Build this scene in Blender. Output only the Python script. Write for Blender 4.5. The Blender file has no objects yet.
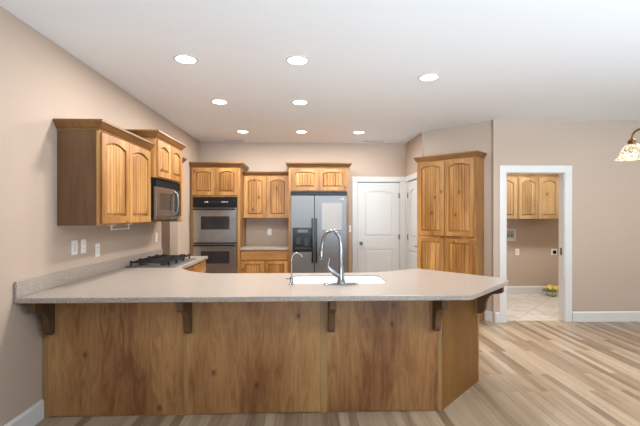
import bpy, bmesh, math, random
from mathutils import Vector, Matrix
from mathutils.geometry import tessellate_polygon

random.seed(4)
SC = bpy.context.scene
COL = SC.collection
PI = math.pi

# ------------------------------------------------------------------ camera, sky, light, exposure
EYE = 1.452
cam_data = bpy.data.cameras.new('camera')
cam_data.sensor_width = 36.0
cam_data.lens = 384.24 / 640 * 36.0
cam_data.shift_y = 0.0031
cam_data.clip_start = 0.05
cam = bpy.data.objects.new('camera', cam_data)
cam.location = (0, 0, EYE)
cam.rotation_euler = (PI / 2, 0, -0.0335)
COL.objects.link(cam)
SC.camera = cam

world = bpy.data.worlds.new('daylight')
SC.world = world
world.use_nodes = True
world.node_tree.nodes['Background'].inputs['Color'].default_value = (0.60, 0.79, 1.0, 1)
world.node_tree.nodes['Background'].inputs['Strength'].default_value = 0.36

vs = SC.view_settings
vs.view_transform = 'Standard'
vs.look = 'None'
vs.exposure = 0.36
vs.gamma = 1.0
vs.use_curve_mapping = False


def area_light(name, loc, rot, sx, sy, power, color, spread=PI):
    d = bpy.data.lights.new(name, 'AREA')
    d.shape = 'RECTANGLE'
    d.size, d.size_y = sx, sy
    d.energy, d.color, d.spread = power, color, spread
    o = bpy.data.objects.new(name, d)
    o.location, o.rotation_euler = loc, rot
    COL.objects.link(o)
    return o


# fill added at the unseen windows: cool area lights tilted up to brighten the ceiling
UP = math.radians(29)
SPR = math.radians(70)
area_light('ceiling_fill', (1.0, -3.75, 1.0), (PI / 2 + UP, 0, 0), 3.4, 1.2, 118, (0.72, 0.87, 1.0), SPR)
area_light('ceiling_fill', (4.6, -3.75, 1.0), (PI / 2 + UP, 0, 0), 2.4, 1.2, 72, (0.72, 0.87, 1.0), SPR)
area_light('ceiling_fill', (6.75, 0.4, 1.0), (PI / 2 + UP, 0, PI / 2), 3.0, 1.2, 78, (0.72, 0.87, 1.0), SPR)
# recessed lamps of the dining side, out of the picture
for _x, _y in ((3.4, 3.2), (3.4, 1.2), (5.4, 3.2), (1.4, 0.6), (5.4, 1.2)):
    area_light('dining_lamp', (_x, _y, 2.73), (0, 0, 0), 0.15, 0.15, 15, (1.0, 0.91, 0.80))
CAN_POWER = 15.0
CAN_COLOR = (1.0, 0.96, 0.91)

# ------------------------------------------------------------------ mesh helpers


class MB:
    def __init__(self):
        self.v, self.f = [], []

    def add(self, verts, faces):
        n = len(self.v)
        self.v += [tuple(p) for p in verts]
        self.f += [tuple(i + n for i in q) for q in faces]

    def box(self, x0, x1, y0, y1, z0, z1):
        v = [(x, y, z) for z in (z0, z1) for y in (y0, y1) for x in (x0, x1)]
        self.add(v, [(0, 2, 3, 1), (4, 5, 7, 6), (0, 1, 5, 4), (1, 3, 7, 5), (3, 2, 6, 7), (2, 0, 4, 6)])
        return self

    def prism(self, poly, z0, z1, hole=None):
        """vertical prism over an xy polygon, with an optional hole"""
        loops = [poly] + ([hole] if hole else [])
        flat = [p for l in loops for p in l]
        tris = tessellate_polygon([[Vector((p[0], p[1], 0)) for p in l] for l in loops])
        n = len(flat)
        verts = [(p[0], p[1], z0) for p in flat] + [(p[0], p[1], z1) for p in flat]
        faces = []
        for t in tris:
            a, b, c = (Vector(flat[i] + (0,)) if len(flat[i]) == 2 else Vector(flat[i]) for i in t)
            up = (b - a).cross(c - a).z > 0
            t = tuple(t) if up else tuple(reversed(t))
            faces.append(tuple(i + n for i in t))
            faces.append(tuple(reversed(t)))
        k = 0
        for l in loops:
            m = len(l)
            for i in range(m):
                j = (i + 1) % m
                faces.append((k + i, k + j, k + j + n, k + i + n))
            k += m
        self.add(verts, faces)
        return self

    def profile(self, poly, axis, a0, a1):
        """polygon in the plane across `axis` ('x': (y,z), 'y': (x,z)), extruded along it"""
        n = len(poly)
        mk = (lambda p, a: (a, p[0], p[1])) if axis == 'x' else (lambda p, a: (p[0], a, p[1]))
        verts = [mk(p, a0) for p in poly] + [mk(p, a1) for p in poly]
        tris = tessellate_polygon([[Vector((p[0], p[1], 0)) for p in poly]])
        faces = [tuple(t) for t in tris] + [tuple(i + n for i in reversed(t)) for t in tris]
        for i in range(n):
            j = (i + 1) % n
            faces.append((i, j, j + n, i + n))
        self.add(verts, faces)
        return self

    def tube(self, path, r, seg=12, caps=True):
        path = [Vector(p) for p in path]
        rs = r if isinstance(r, (list, tuple)) else [r] * len(path)
        t0 = (path[1] - path[0]).normalized()
        up = Vector((0, 0, 1)) if abs(t0.z) < 0.9 else Vector((1, 0, 0))
        nrm = t0.cross(up).normalized()
        verts, faces = [], []
        for i, p in enumerate(path):
            a = path[max(i - 1, 0)]
            b = path[min(i + 1, len(path) - 1)]
            t = (b - a).normalized()
            nrm = (nrm - t * nrm.dot(t)).normalized()
            bn = t.cross(nrm)
            for k in range(seg):
                w = 2 * PI * k / seg
                verts.append(p + (nrm * math.cos(w) + bn * math.sin(w)) * rs[i])
        for i in range(len(path) - 1):
            for k in range(seg):
                m = (k + 1) % seg
                faces.append((i * seg + k, i * seg + m, (i + 1) * seg + m, (i + 1) * seg + k))
        if caps:
            faces.append(tuple(reversed(range(seg))))
            faces.append(tuple((len(path) - 1) * seg + k for k in range(seg)))
        self.add(verts, faces)
        return self

    def lathe(self, prof, c=(0, 0, 0), seg=24, close=False, wave=None):
        """(r, z) profile spun about the vertical through c"""
        verts, faces = [], []
        for i, (r, z) in enumerate(prof):
            for k in range(seg):
                w = 2 * PI * k / seg
                rr = r * (1 + wave[i] * math.cos(8 * w)) if wave else r
                verts.append((c[0] + rr * math.cos(w), c[1] + rr * math.sin(w), c[2] + z))
        n = len(prof)
        for i in range(n if close else n - 1):
            a, b = i * seg, ((i + 1) % n) * seg
            for k in range(seg):
                m = (k + 1) % seg
                faces.append((a + k, a + m, b + m, b + k))
        if not close:
            if prof[0][0] > 1e-5:
                faces.append(tuple(reversed(range(seg))))
            if prof[-1][0] > 1e-5:
                faces.append(tuple((n - 1) * seg + k for k in range(seg)))
        self.add(verts, faces)
        return self

    def loops(self, rings, cap_first=True, cap_last=True):
        """join equal-length closed rings of points"""
        n = len(rings[0])
        verts = [p for r in rings for p in r]
        faces = []
        for i in range(len(rings) - 1):
            for k in range(n):
                m = (k + 1) % n
                faces.append((i * n + k, i * n + m, (i + 1) * n + m, (i + 1) * n + k))
        if cap_first:
            faces.append(tuple(reversed(range(n))))
        if cap_last:
            faces.append(tuple((len(rings) - 1) * n + k for k in range(n)))
        self.add(verts, faces)
        return self

    def sphere(self, c, r, seg=16, rings=10, squash=(1, 1, 1)):
        prof = []
        for i in range(rings + 1):
            a = -PI / 2 + PI * i / rings
            prof.append((max(r * math.cos(a), 1e-4), r * math.sin(a)))
        n0 = len(self.v)
        self.lathe(prof, (0, 0, 0), seg)
        for i in range(n0, len(self.v)):
            x, y, z = self.v[i]
            self.v[i] = (c[0] + x * squash[0], c[1] + y * squash[1], c[2] + z * squash[2])
        return self

    def transform(self, m, start=0):
        for i in range(start, len(self.v)):
            self.v[i] = tuple(m @ Vector(self.v[i]))
        return self

    def build(self, name, mat, parent=None, bevel=0.0, smooth=False, loc=None, segs=2):
        me = bpy.data.meshes.new(name)
        me.from_pydata(self.v, [], self.f)
        bm = bmesh.new()
        bm.from_mesh(me)
        bmesh.ops.remove_doubles(bm, verts=bm.verts, dist=1e-6)
        bmesh.ops.recalc_face_normals(bm, faces=bm.faces)
        bm.to_mesh(me)
        bm.free()
        if smooth:
            for p in me.polygons:
                p.use_smooth = True
        me.materials.append(mat)
        o = bpy.data.objects.new(name, me)
        COL.objects.link(o)
        if parent is not None:
            o.parent = parent
        if loc is not None:
            o.location = loc
        if bevel:
            md = o.modifiers.new('edge', 'BEVEL')
            md.width, md.segments = bevel, segs
            md.limit_method = 'ANGLE'
            md.angle_limit = math.radians(35)
        if smooth:
            md = o.modifiers.new('split', 'EDGE_SPLIT')
            md.split_angle = math.radians(40)
        return o


def thing(name, label, cat, loc=(0, 0, 0), rz=0.0, group=None):
    o = bpy.data.objects.new(name, None)
    o.empty_display_size = 0.1
    COL.objects.link(o)
    o.location = loc
    o.rotation_euler = (0, 0, rz)
    return tag(o, label, cat, group)


def tag(o, label, cat, group=None):
    o['label'] = label
    o['category'] = cat
    if group:
        o['group'] = group
    return o


def struct(o):
    o['kind'] = 'structure'
    return o


def bez(p0, p1, p2, p3, n=14):
    out = []
    for i in range(n + 1):
        t = i / n
        a = [(1 - t) ** 3, 3 * (1 - t) ** 2 * t, 3 * (1 - t) * t * t, t ** 3]
        out.append(tuple(sum(a[k] * q[d] for k, q in enumerate((p0, p1, p2, p3))) for d in range(len(p0))))
    return out


def rrect(x0, x1, y0, y1, r, n=6):
    pts = []
    for cx, cy, a0 in ((x1 - r, y0 + r, -PI / 2), (x1 - r, y1 - r, 0), (x0 + r, y1 - r, PI / 2), (x0 + r, y0 + r, PI)):
        for i in range(n + 1):
            a = a0 + PI / 2 * i / n
            pts.append((cx + r * math.cos(a), cy + r * math.sin(a)))
    return pts


# ------------------------------------------------------------------ materials


def new_mat(name):
    m = bpy.data.materials.new(name)
    m.use_nodes = True
    nt = m.node_tree
    return m, nt, nt.nodes['Principled BSDF']


def plain(name, col, rough=0.5, metal=0.0, emit=None, strength=0.0, spec=None, trans=0.0, bump=0.0, bscale=200):
    m, nt, b = new_mat(name)
    b.inputs['Base Color'].default_value = tuple(col) + (1,)
    b.inputs['Roughness'].default_value = rough
    b.inputs['Metallic'].default_value = metal
    if spec is not None:
        b.inputs['Specular IOR Level'].default_value = spec
    if trans:
        b.inputs['Transmission Weight'].default_value = trans
    if emit:
        b.inputs['Emission Color'].default_value = tuple(emit) + (1,)
        b.inputs['Emission Strength'].default_value = strength
    if bump:
        tc = nt.nodes.new('ShaderNodeTexCoord')
        n = nt.nodes.new('ShaderNodeTexNoise')
        n.inputs['Scale'].default_value = bscale
        n.inputs['Detail'].default_value = 3
        nt.links.new(tc.outputs['Object'], n.inputs['Vector'])
        bp = nt.nodes.new('ShaderNodeBump')
        bp.inputs['Strength'].default_value = bump
        bp.inputs['Distance'].default_value = 0.002
        nt.links.new(n.outputs['Fac'], bp.inputs['Height'])
        nt.links.new(bp.outputs['Normal'], b.inputs['Normal'])
    return m


def ramp(nt, stops):
    r = nt.nodes.new('ShaderNodeValToRGB')
    e = r.color_ramp.elements
    e[0].position, e[0].color = stops[0][0], tuple(stops[0][1]) + (1,)
    e[1].position, e[1].color = stops[-1][0], tuple(stops[-1][1]) + (1,)
    for p, c in stops[1:-1]:
        k = e.new(p)
        k.color = tuple(c) + (1,)
    return r


def mix(nt, a, b, fac, mode='MIX'):
    m = nt.nodes.new('ShaderNodeMix')
    m.data_type = 'RGBA'
    m.blend_type = mode
    for s, v in ((m.inputs[0], fac), (m.inputs[6], a), (m.inputs[7], b)):
        if isinstance(v, (int, float)):
            s.default_value = v
        elif isinstance(v, tuple):
            s.default_value = v + (1,)
        else:
            nt.links.new(v, s)
    return m.outputs[2]


def wood(name, dark, mid, light, knots=0.8, rough=0.38, axis='z', knot_scale=3.2, knot_col=(0.085, 0.030, 0.008),
         tone=0.5, spread=0.17, planks=0.0, across=26, fine_dark=0.84, stretch=0.066, blotch=0.0, keep=0.45, swirl=1.2):
    m, nt, b = new_mat(name)
    L = nt.links.new
    tc = nt.nodes.new('ShaderNodeTexCoord')
    oi = nt.nodes.new('ShaderNodeObjectInfo')
    off = nt.nodes.new('ShaderNodeVectorMath')
    off.operation = 'MULTIPLY_ADD'
    off.inputs[1].default_value = (1, 1, 1)
    sc = nt.nodes.new('ShaderNodeVectorMath')
    sc.operation = 'SCALE'
    sc.inputs[0].default_value = (17.3, 9.1, 23.7)
    L(oi.outputs['Random'], sc.inputs['Scale'])
    L(tc.outputs['Object'], off.inputs[0])
    L(sc.outputs[0], off.inputs[2])
    vec = off.outputs[0]

    def mapped(s_across, s_along):
        mp = nt.nodes.new('ShaderNodeMapping')
        s = {'x': (s_along, s_across, s_across), 'y': (s_across, s_along, s_across), 'z': (s_across, s_across, s_along)}[axis]
        mp.inputs['Scale'].default_value = s
        L(vec, mp.inputs['Vector'])
        return mp.outputs[0]
    warp = nt.nodes.new('ShaderNodeTexNoise')
    warp.inputs['Scale'].default_value = 1.0
    warp.inputs['Detail'].default_value = 2
    L(mapped(across * 0.135, across * 0.035), warp.inputs['Vector'])
    grain = nt.nodes.new('ShaderNodeTexNoise')
    grain.inputs['Scale'].default_value = 1.0
    grain.inputs['Detail'].default_value = 6
    grain.inputs['Roughness'].default_value = 0.6
    grain.inputs['Distortion'].default_value = swirl
    L(mapped(across, across * stretch), grain.inputs['Vector'])
    fine = nt.nodes.new('ShaderNodeTexNoise')
    fine.inputs['Scale'].default_value = 1.0
    fine.inputs['Detail'].default_value = 3
    L(mapped(170, 6), fine.inputs['Vector'])
    add = nt.nodes.new('ShaderNodeMath')
    add.operation = 'MULTIPLY_ADD'
    add.inputs[1].default_value = 0.62
    L(warp.outputs['Fac'], add.inputs[0])
    g2 = nt.nodes.new('ShaderNodeMath')
    g2.operation = 'MULTIPLY'
    g2.inputs[1].default_value = 0.38
    L(grain.outputs['Fac'], g2.inputs[0])
    L(g2.outputs[0], add.inputs[2])
    r = ramp(nt, [(tone - spread, dark), (tone, mid), (tone + spread, light)])
    L(add.outputs[0], r.inputs[0])
    col = mix(nt, r.outputs[0], (0.5, 0.5, 0.5), 0.0)
    fr = ramp(nt, [(0.35, (fine_dark,) * 3), (0.6, (1, 1, 1))])
    L(fine.outputs['Fac'], fr.inputs[0])
    col = mix(nt, col, fr.outputs[0], 1.0, 'MULTIPLY')
    if blotch:
        bl = nt.nodes.new('ShaderNodeTexNoise')
        bl.inputs['Scale'].default_value = 1.0
        bl.inputs['Detail'].default_value = 3
        bl.inputs['Distortion'].default_value = 0.8
        L(mapped(4.2, 1.5), bl.inputs['Vector'])
        br = ramp(nt, [(0.30, (0.80, 0.67, 0.57)), (0.46, (1.0, 0.95, 0.92)), (0.62, (1.12, 1.17, 1.18))])
        L(bl.outputs['Fac'], br.inputs[0])
        col = mix(nt, col, br.outputs[0], blotch, 'MULTIPLY')
    if planks:
        sx = nt.nodes.new('ShaderNodeSeparateXYZ')
        L(vec, sx.inputs[0])
        fl = nt.nodes.new('ShaderNodeMath')
        fl.operation = 'SNAP'
        fl.inputs[1].default_value = planks
        L(sx.outputs[{'x': 'Z', 'y': 'X', 'z': 'X'}[axis]], fl.inputs[0])
        wn = nt.nodes.new('ShaderNodeTexWhiteNoise')
        wn.noise_dimensions = '1D'
        L(fl.outputs[0], wn.inputs['W'])
        wr = ramp(nt, [(0.0, (0.80, 0.77, 0.74)), (1.0, (1.12, 1.12, 1.12))])
        L(wn.outputs['Value'], wr.inputs[0])
        col = mix(nt, col, wr.outputs[0], 1.0, 'MULTIPLY')
    if knots:
        sp = nt.nodes.new('ShaderNodeSeparateXYZ')
        L(vec, sp.inputs[0])
        ac = nt.nodes.new('ShaderNodeMath')
        ac.operation = 'ADD'
        pair = {'x': ('Y', 'Z', 'X'), 'y': ('X', 'Z', 'Y'), 'z': ('X', 'Y', 'Z')}[axis]
        L(sp.outputs[pair[0]], ac.inputs[0])
        L(sp.outputs[pair[1]], ac.inputs[1])
        cb = nt.nodes.new('ShaderNodeCombineXYZ')
        L(ac.outputs[0], cb.inputs[0])
        L(sp.outputs[pair[2]], cb.inputs[1])
        wb = nt.nodes.new('ShaderNodeMapping')
        wb.inputs['Scale'].default_value = (knot_scale, knot_scale * 0.7, 1)
        L(cb.outputs[0], wb.inputs['Vector'])
        vo = nt.nodes.new('ShaderNodeTexVoronoi')
        vo.voronoi_dimensions = '2D'
        vo.inputs['Scale'].default_value = 1.0
        L(wb.outputs[0], vo.inputs['Vector'])
        kr = ramp(nt, [(0.022, (1, 1, 1)), (0.045, (0.6, 0.6, 0.6)), (0.075, (0.12, 0.12, 0.12)), (0.13, (0, 0, 0))])
        L(vo.outputs['Distance'], kr.inputs[0])
        sk = nt.nodes.new('ShaderNodeSeparateColor')
        L(vo.outputs['Color'], sk.inputs[0])
        gt = nt.nodes.new('ShaderNodeMath')
        gt.operation = 'GREATER_THAN'
        gt.inputs[1].default_value = 1.0 - keep
        L(sk.outputs[0], gt.inputs[0])
        k1 = nt.nodes.new('ShaderNodeMath')
        k1.operation = 'MULTIPLY'
        k1.inputs[1].default_value = knots
        L(kr.outputs[0], k1.inputs[0])
        k2 = nt.nodes.new('ShaderNodeMath')
        k2.operation = 'MULTIPLY'
        L(k1.outputs[0], k2.inputs[0])
        L(gt.outputs[0], k2.inputs[1])
        col = mix(nt, col, knot_col, k2.outputs[0])
    L(col, b.inputs['Base Color'])
    b.inputs['Roughness'].default_value = rough
    bp = nt.nodes.new('ShaderNodeBump')
    bp.inputs['Strength'].default_value = 0.08
    bp.inputs['Distance'].default_value = 0.002
    L(grain.outputs['Fac'], bp.inputs['Height'])
    L(bp.outputs['Normal'], b.inputs['Normal'])
    return m


ALD = dict(dark=(0.22, 0.083, 0.016), mid=(0.40, 0.192, 0.054), light=(0.57, 0.315, 0.105))
M = {}
M['alder'] = wood('alder_vertical', planks=0.071, knots=0.95, **ALD)
M['alder_x'] = wood('alder_horizontal', axis='x', **ALD)
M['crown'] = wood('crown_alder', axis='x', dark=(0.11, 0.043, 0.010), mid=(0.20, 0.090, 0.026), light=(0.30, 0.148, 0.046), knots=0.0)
M['laundry_wood'] = wood('laundry_alder', (0.26, 0.155, 0.065), (0.37, 0.24, 0.115), (0.45, 0.31, 0.16), planks=0.08, knots=0.9)
M['veneer'] = wood('veneer_vertical', (0.185, 0.074, 0.024), (0.37, 0.188, 0.070), (0.49, 0.292, 0.120), across=15, stretch=0.16, swirl=2.2, blotch=0.85, fine_dark=0.93, spread=0.15, keep=0.4, knots=0.8,
                   knot_scale=3.4, knot_col=(0.08, 0.028, 0.008), rough=0.42)
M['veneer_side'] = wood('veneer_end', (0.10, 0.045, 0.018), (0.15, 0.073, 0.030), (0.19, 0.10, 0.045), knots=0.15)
M['veneer_gold'] = wood('veneer_golden', (0.115, 0.044, 0.006), (0.18, 0.074, 0.010), (0.245, 0.110, 0.018), knots=0.25)
M['batten'] = wood('batten_wood', (0.25, 0.13, 0.046), (0.36, 0.205, 0.078), (0.45, 0.275, 0.115), knots=0.8)
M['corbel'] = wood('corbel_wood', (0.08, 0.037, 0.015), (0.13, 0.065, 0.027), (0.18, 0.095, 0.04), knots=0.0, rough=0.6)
M['wall'] = plain('beige_paint', (0.47, 0.372, 0.298), 0.75, bump=0.05, bscale=120)
M['ceiling'] = plain('ceiling_paint', (0.82, 0.85, 0.89), 0.85, bump=0.06, bscale=90)
M['white'] = plain('white_enamel', (0.64, 0.64, 0.63), 0.35)
M['plate'] = plain('white_plastic', (0.80, 0.80, 0.78), 0.4)
M['slot'] = plain('dark_slot', (0.05, 0.05, 0.05), 0.6)
M['black'] = plain('black_enamel', (0.008, 0.008, 0.009), 0.28, spec=0.3)
M['black_mat'] = plain('black_iron', (0.018, 0.018, 0.020), 0.55)
M['black_matte'] = plain('matte_black', (0.008, 0.008, 0.010), 0.75, spec=0.08)
M['glass_dark'] = plain('dark_oven_glass', (0.03, 0.028, 0.03), 0.08)
M['chrome'] = plain('brushed_chrome', (0.31, 0.315, 0.325), 0.22, 1.0)
M['nickel'] = plain('satin_nickel', (0.26, 0.25, 0.235), 0.3, 1.0)
M['porcelain'] = plain('white_porcelain', (0.86, 0.86, 0.84), 0.15)
M['bronze'] = plain('antique_bronze', (0.16, 0.085, 0.030), 0.35, 0.85)
M['lens'] = plain('lamp_lens', (1, 1, 1), 0.5, emit=(1.0, 0.97, 0.93), strength=9.0)
M['paper'] = plain('white_paper', (0.41, 0.415, 0.42), 0.7)
M['vent'] = plain('vent_grey', (0.52, 0.51, 0.49), 0.5)
M['vent_dark'] = plain('vent_dark', (0.16, 0.155, 0.15), 0.6)


def steel(name, col, rough):
    m, nt, b = new_mat(name)
    tc = nt.nodes.new('ShaderNodeTexCoord')
    mp = nt.nodes.new('ShaderNodeMapping')
    mp.inputs['Scale'].default_value = (3, 3, 500)
    nt.links.new(tc.outputs['Object'], mp.inputs['Vector'])
    n = nt.nodes.new('ShaderNodeTexNoise')
    n.inputs['Scale'].default_value = 1
    nt.links.new(mp.outputs[0], n.inputs['Vector'])
    r = ramp(nt, [(0.3, tuple(c * 0.92 for c in col)), (0.7, col)])
    nt.links.new(n.outputs['Fac'], r.inputs[0])
    nt.links.new(r.outputs[0], b.inputs['Base Color'])
    b.inputs['Metallic'].default_value = 0.85
    b.inputs['Roughness'].default_value = rough
    return m


M['steel'] = steel('brushed_steel', (0.215, 0.220, 0.226), 0.46)
M['steel_warm'] = steel('oven_steel', (0.40, 0.385, 0.37), 0.24)


def stone():
    m, nt, b = new_mat('speckled_stone')
    L = nt.links.new
    tc = nt.nodes.new('ShaderNodeTexCoord')
    n = nt.nodes.new('ShaderNodeTexNoise')
    n.inputs['Scale'].default_value = 190
    n.inputs['Detail'].default_value = 4
    n.inputs['Roughness'].default_value = 0.7
    L(tc.outputs['Object'], n.inputs['Vector'])
    r = ramp(nt, [(0.33, (0.10, 0.085, 0.075)), (0.45, (0.32, 0.272, 0.235)), (0.55, (0.395, 0.338, 0.292)), (0.68, (0.58, 0.53, 0.485))])
    L(n.outputs['Fac'], r.inputs[0])
    v = nt.nodes.new('ShaderNodeTexVoronoi')
    v.inputs['Scale'].default_value = 120
    L(tc.outputs['Object'], v.inputs['Vector'])
    vr = ramp(nt, [(0.0, (0.62, 0.60, 0.60)), (0.5, (1, 1, 1)), (1.0, (1.12, 1.10, 1.08))])
    L(v.outputs['Color'], vr.inputs[0])
    L(mix(nt, r.outputs[0], vr.outputs[0], 0.6, 'MULTIPLY'), b.inputs['Base Color'])
    b.inputs['Roughness'].default_value = 0.28
    return m


M['steel_dark'] = steel('microwave_steel', (0.24, 0.215, 0.19), 0.26)
M['stone'] = stone()


def plank_floor():
    m, nt, b = new_mat('strip_laminate')
    L = nt.links.new
    tc = nt.nodes.new('ShaderNodeTexCoord')
    mp = nt.nodes.new('ShaderNodeMapping')
    mp.inputs['Rotation'].default_value = (0, 0, PI / 2)
    L(tc.outputs['Object'], mp.inputs['Vector'])

    def brick(w, h, offs, mort, seed):
        k = nt.nodes.new('ShaderNodeTexBrick')
        k.inputs['Scale'].default_value = 1.0
        k.inputs['Brick Width'].default_value = w
        k.inputs['Row Height'].default_value = h
        k.inputs['Mortar Size'].default_value = mort
        k.inputs['Mortar Smooth'].default_value = 0.1
        k.inputs['Color1'].default_value = (0, 0, 0, 1)
        k.inputs['Color2'].default_value = (1, 1, 1, 1)
        k.inputs['Mortar'].default_value = (0.5, 0.5, 0.5, 1)
        k.offset, k.offset_frequency = offs, 2
        k.squash = 1.0
        mm = nt.nodes.new('ShaderNodeMapping')
        mm.inputs['Location'].default_value = (seed, seed * 0.37, 0)
        L(mp.outputs[0], mm.inputs['Vector'])
        L(mm.outputs[0], k.inputs['Vector'])
        return k
    k1 = brick(0.92, 0.0655, 0.37, 0.0005, 3.1)
    gm = nt.nodes.new('ShaderNodeMapping')
    gm.inputs['Scale'].default_value = (2.0, 58, 1)
    L(mp.outputs[0], gm.inputs['Vector'])
    # shift the grain per strip
    sh = nt.nodes.new('ShaderNodeVectorMath')
    sh.operation = 'MULTIPLY_ADD'
    sh.inputs[1].default_value = (13, 13, 13)
    L(k1.outputs['Color'], sh.inputs[0])
    L(gm.outputs[0], sh.inputs[2])
    g = nt.nodes.new('ShaderNodeTexNoise')
    g.inputs['Scale'].default_value = 1
    g.inputs['Detail'].default_value = 5
    g.inputs['Distortion'].default_value = 0.6
    L(sh.outputs[0], g.inputs['Vector'])
    s = nt.nodes.new('ShaderNodeMath')
    s.operation = 'MULTIPLY_ADD'
    s.inputs[1].default_value = 0.50
    L(k1.outputs['Color'], s.inputs[0])
    g2 = nt.nodes.new('ShaderNodeMath')
    g2.operation = 'MULTIPLY'
    g2.inputs[1].default_value = 0.56
    L(g.outputs['Fac'], g2.inputs[0])
    L(g2.outputs[0], s.inputs[2])
    r = ramp(nt, [(0.10, (0.12, 0.078, 0.050)), (0.30, (0.22, 0.152, 0.10)), (0.52, (0.345, 0.260, 0.175)), (0.75, (0.43, 0.34, 0.24)), (0.95, (0.47, 0.39, 0.295))])
    L(s.outputs[0], r.inputs[0])
    col = mix(nt, r.outputs[0], (0.16, 0.10, 0.06), k1.outputs['Fac'])
    L(col, b.inputs['Base Color'])
    b.inputs['Roughness'].default_value = 0.30
    return m


M['floor'] = plank_floor()


def tile_floor():
    m, nt, b = new_mat('stone_tile')
    L = nt.links.new
    tc = nt.nodes.new('ShaderNodeTexCoord')
    mp = nt.nodes.new('ShaderNodeMapping')
    mp.inputs['Rotation'].default_value = (0, 0, PI / 4)
    L(tc.outputs['Object'], mp.inputs['Vector'])
    k = nt.nodes.new('ShaderNodeTexBrick')
    k.inputs['Scale'].default_value = 1.0
    k.inputs['Brick Width'].default_value = 0.33
    k.inputs['Row Height'].default_value = 0.33
    k.inputs['Mortar Size'].default_value = 0.004
    k.inputs['Color1'].default_value = (0.62, 0.585, 0.52, 1)
    k.inputs['Color2'].default_value = (0.70, 0.665, 0.60, 1)
    k.inputs['Mortar'].default_value = (0.47, 0.43, 0.37, 1)
    k.offset = 0
    L(mp.outputs[0], k.inputs['Vector'])
    n = nt.nodes.new('ShaderNodeTexNoise')
    n.inputs['Scale'].default_value = 9
    n.inputs['Detail'].default_value = 4
    L(tc.outputs['Object'], n.inputs['Vector'])
    r = ramp(nt, [(0.3, (0.82, 0.81, 0.80)), (0.7, (1, 1, 1))])
    L(n.outputs['Fac'], r.inputs[0])
    L(mix(nt, k.outputs['Color'], r.outputs[0], 1.0, 'MULTIPLY'), b.inputs['Base Color'])
    b.inputs['Roughness'].default_value = 0.25
    return m


M['tile'] = tile_floor()


def shade_glass():
    """mosaic of cream, amber and green glass pieces, lit from inside"""
    m, nt, b = new_mat('mosaic_lamp_glass')
    L = nt.links.new
    tc = nt.nodes.new('ShaderNodeTexCoord')
    v = nt.nodes.new('ShaderNodeTexVoronoi')
    v.inputs['Scale'].default_value = 55
    L(tc.outputs['Object'], v.inputs['Vector'])
    sep = nt.nodes.new('ShaderNodeSeparateColor')
    L(v.outputs['Color'], sep.inputs[0])
    r = ramp(nt, [(0.0, (0.95, 0.84, 0.62)), (0.60, (0.98, 0.92, 0.78)), (0.72, (0.75, 0.50, 0.20)), (0.80, (0.50, 0.48, 0.30)), (0.85, (0.98, 0.93, 0.80))])
    r.color_ramp.interpolation = 'CONSTANT'
    L(sep.outputs[0], r.inputs[0])
    e = nt.nodes.new('ShaderNodeTexVoronoi')
    e.feature = 'DISTANCE_TO_EDGE'
    e.inputs['Scale'].default_value = 55
    L(tc.outputs['Object'], e.inputs['Vector'])
    er = ramp(nt, [(0.03, (0.25, 0.2, 0.12)), (0.09, (1, 1, 1))])
    L(e.outputs['Distance'], er.inputs[0])
    c = mix(nt, r.outputs[0], er.outputs[0], 1.0, 'MULTIPLY')
    L(c, b.inputs['Base Color'])
    L(c, b.inputs['Emission Color'])
    b.inputs['Emission Strength'].default_value = 0.20
    b.inputs['Roughness'].default_value = 0.2
    return m


M['shade'] = shade_glass()

# ------------------------------------------------------------------ room shell
XL, YB, XA, YC, CH = -1.894, 6.90, 1.785, 5.111, 2.743
B0, B1 = (1.785, 5.926), (2.536, 5.148)      # the angled wall behind the tall pantry cabinet
T = 0.115
YLB = 6.98                                    # laundry back wall
RX, RY = 7.0, -4.0

struct(MB().prism([(-3.2, RY), (RX, RY), (RX, YC + 0.06), (2.62, YC + 0.06), (2.5, YLB + 0.1), (-3.2, YLB + 0.1)], -0.10, 0.0).build('floor', M['floor']))
struct(MB().prism([(2.62, YC + 0.06), (5.1, YC + 0.06), (5.1, YLB + 0.1), (2.5, YLB + 0.1)], -0.10, 0.0).build('floor_laundry', M['tile']))
struct(MB().box(-3.2, RX, RY, YLB + 0.2, CH, CH + 0.1).build('ceiling', M['ceiling']))

w = MB()
w.box(XL - T, XL, RY, 5.06, 0, CH)
w.box(XL - T, XL, 5.06, 5.70, 2.06, CH)
w.box(XL - T, XL, 5.70, YB + T, 0, CH)
struct(w.build('wall_left', M['wall']))
struct(MB().box(-3.2, -3.1, 3.5, YB + T, 0, CH).box(-3.1, XL - T, 3.5, 3.6, 0, CH).box(-3.1, XL - T, YB + 0.0, YB + T, 0, CH).build('wall_hall', M['wall']))
# back wall with the opening of door 1 in it
D1 = (0.895, 1.690, 2.06)
w = MB()
w.box(XL, D1[0], YB, YB + T, 0, CH)
w.box(D1[0], D1[1], YB, YB + T, D1[2], CH)
w.box(D1[1], XA + T, YB, YB + T, 0, CH)
struct(w.build('wall_back', M['wall']))
D2 = (6.03, 6.81, 2.06)
w = MB()
w.box(XA, XA + T, B0[1] - 0.03, D2[0], 0, CH)
w.box(XA, XA + T, D2[0], D2[1], D2[2], CH)
w.box(XA, XA + T, D2[1], YB, 0, CH)
struct(w.build('wall_right', M['wall']))
bd = Vector((B1[0] - B0[0], B1[1] - B0[1], 0)).normalized()
bn = Vector((-bd.y, bd.x, 0))                # away from the kitchen
if bn.y < 0:
    bn = -bn
struct(MB().prism([B0, B1, (B1[0] + bn.x * T, B1[1] + bn.y * T), (B0[0] + bn.x * T, B0[1] + bn.y * T)], 0, CH).build('wall_corner', M['wall']))
D3 = (2.682, 3.508, 2.036)
w = MB()
w.box(B1[0] - 0.02, D3[0], YC, YC + T, 0, CH)
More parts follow.
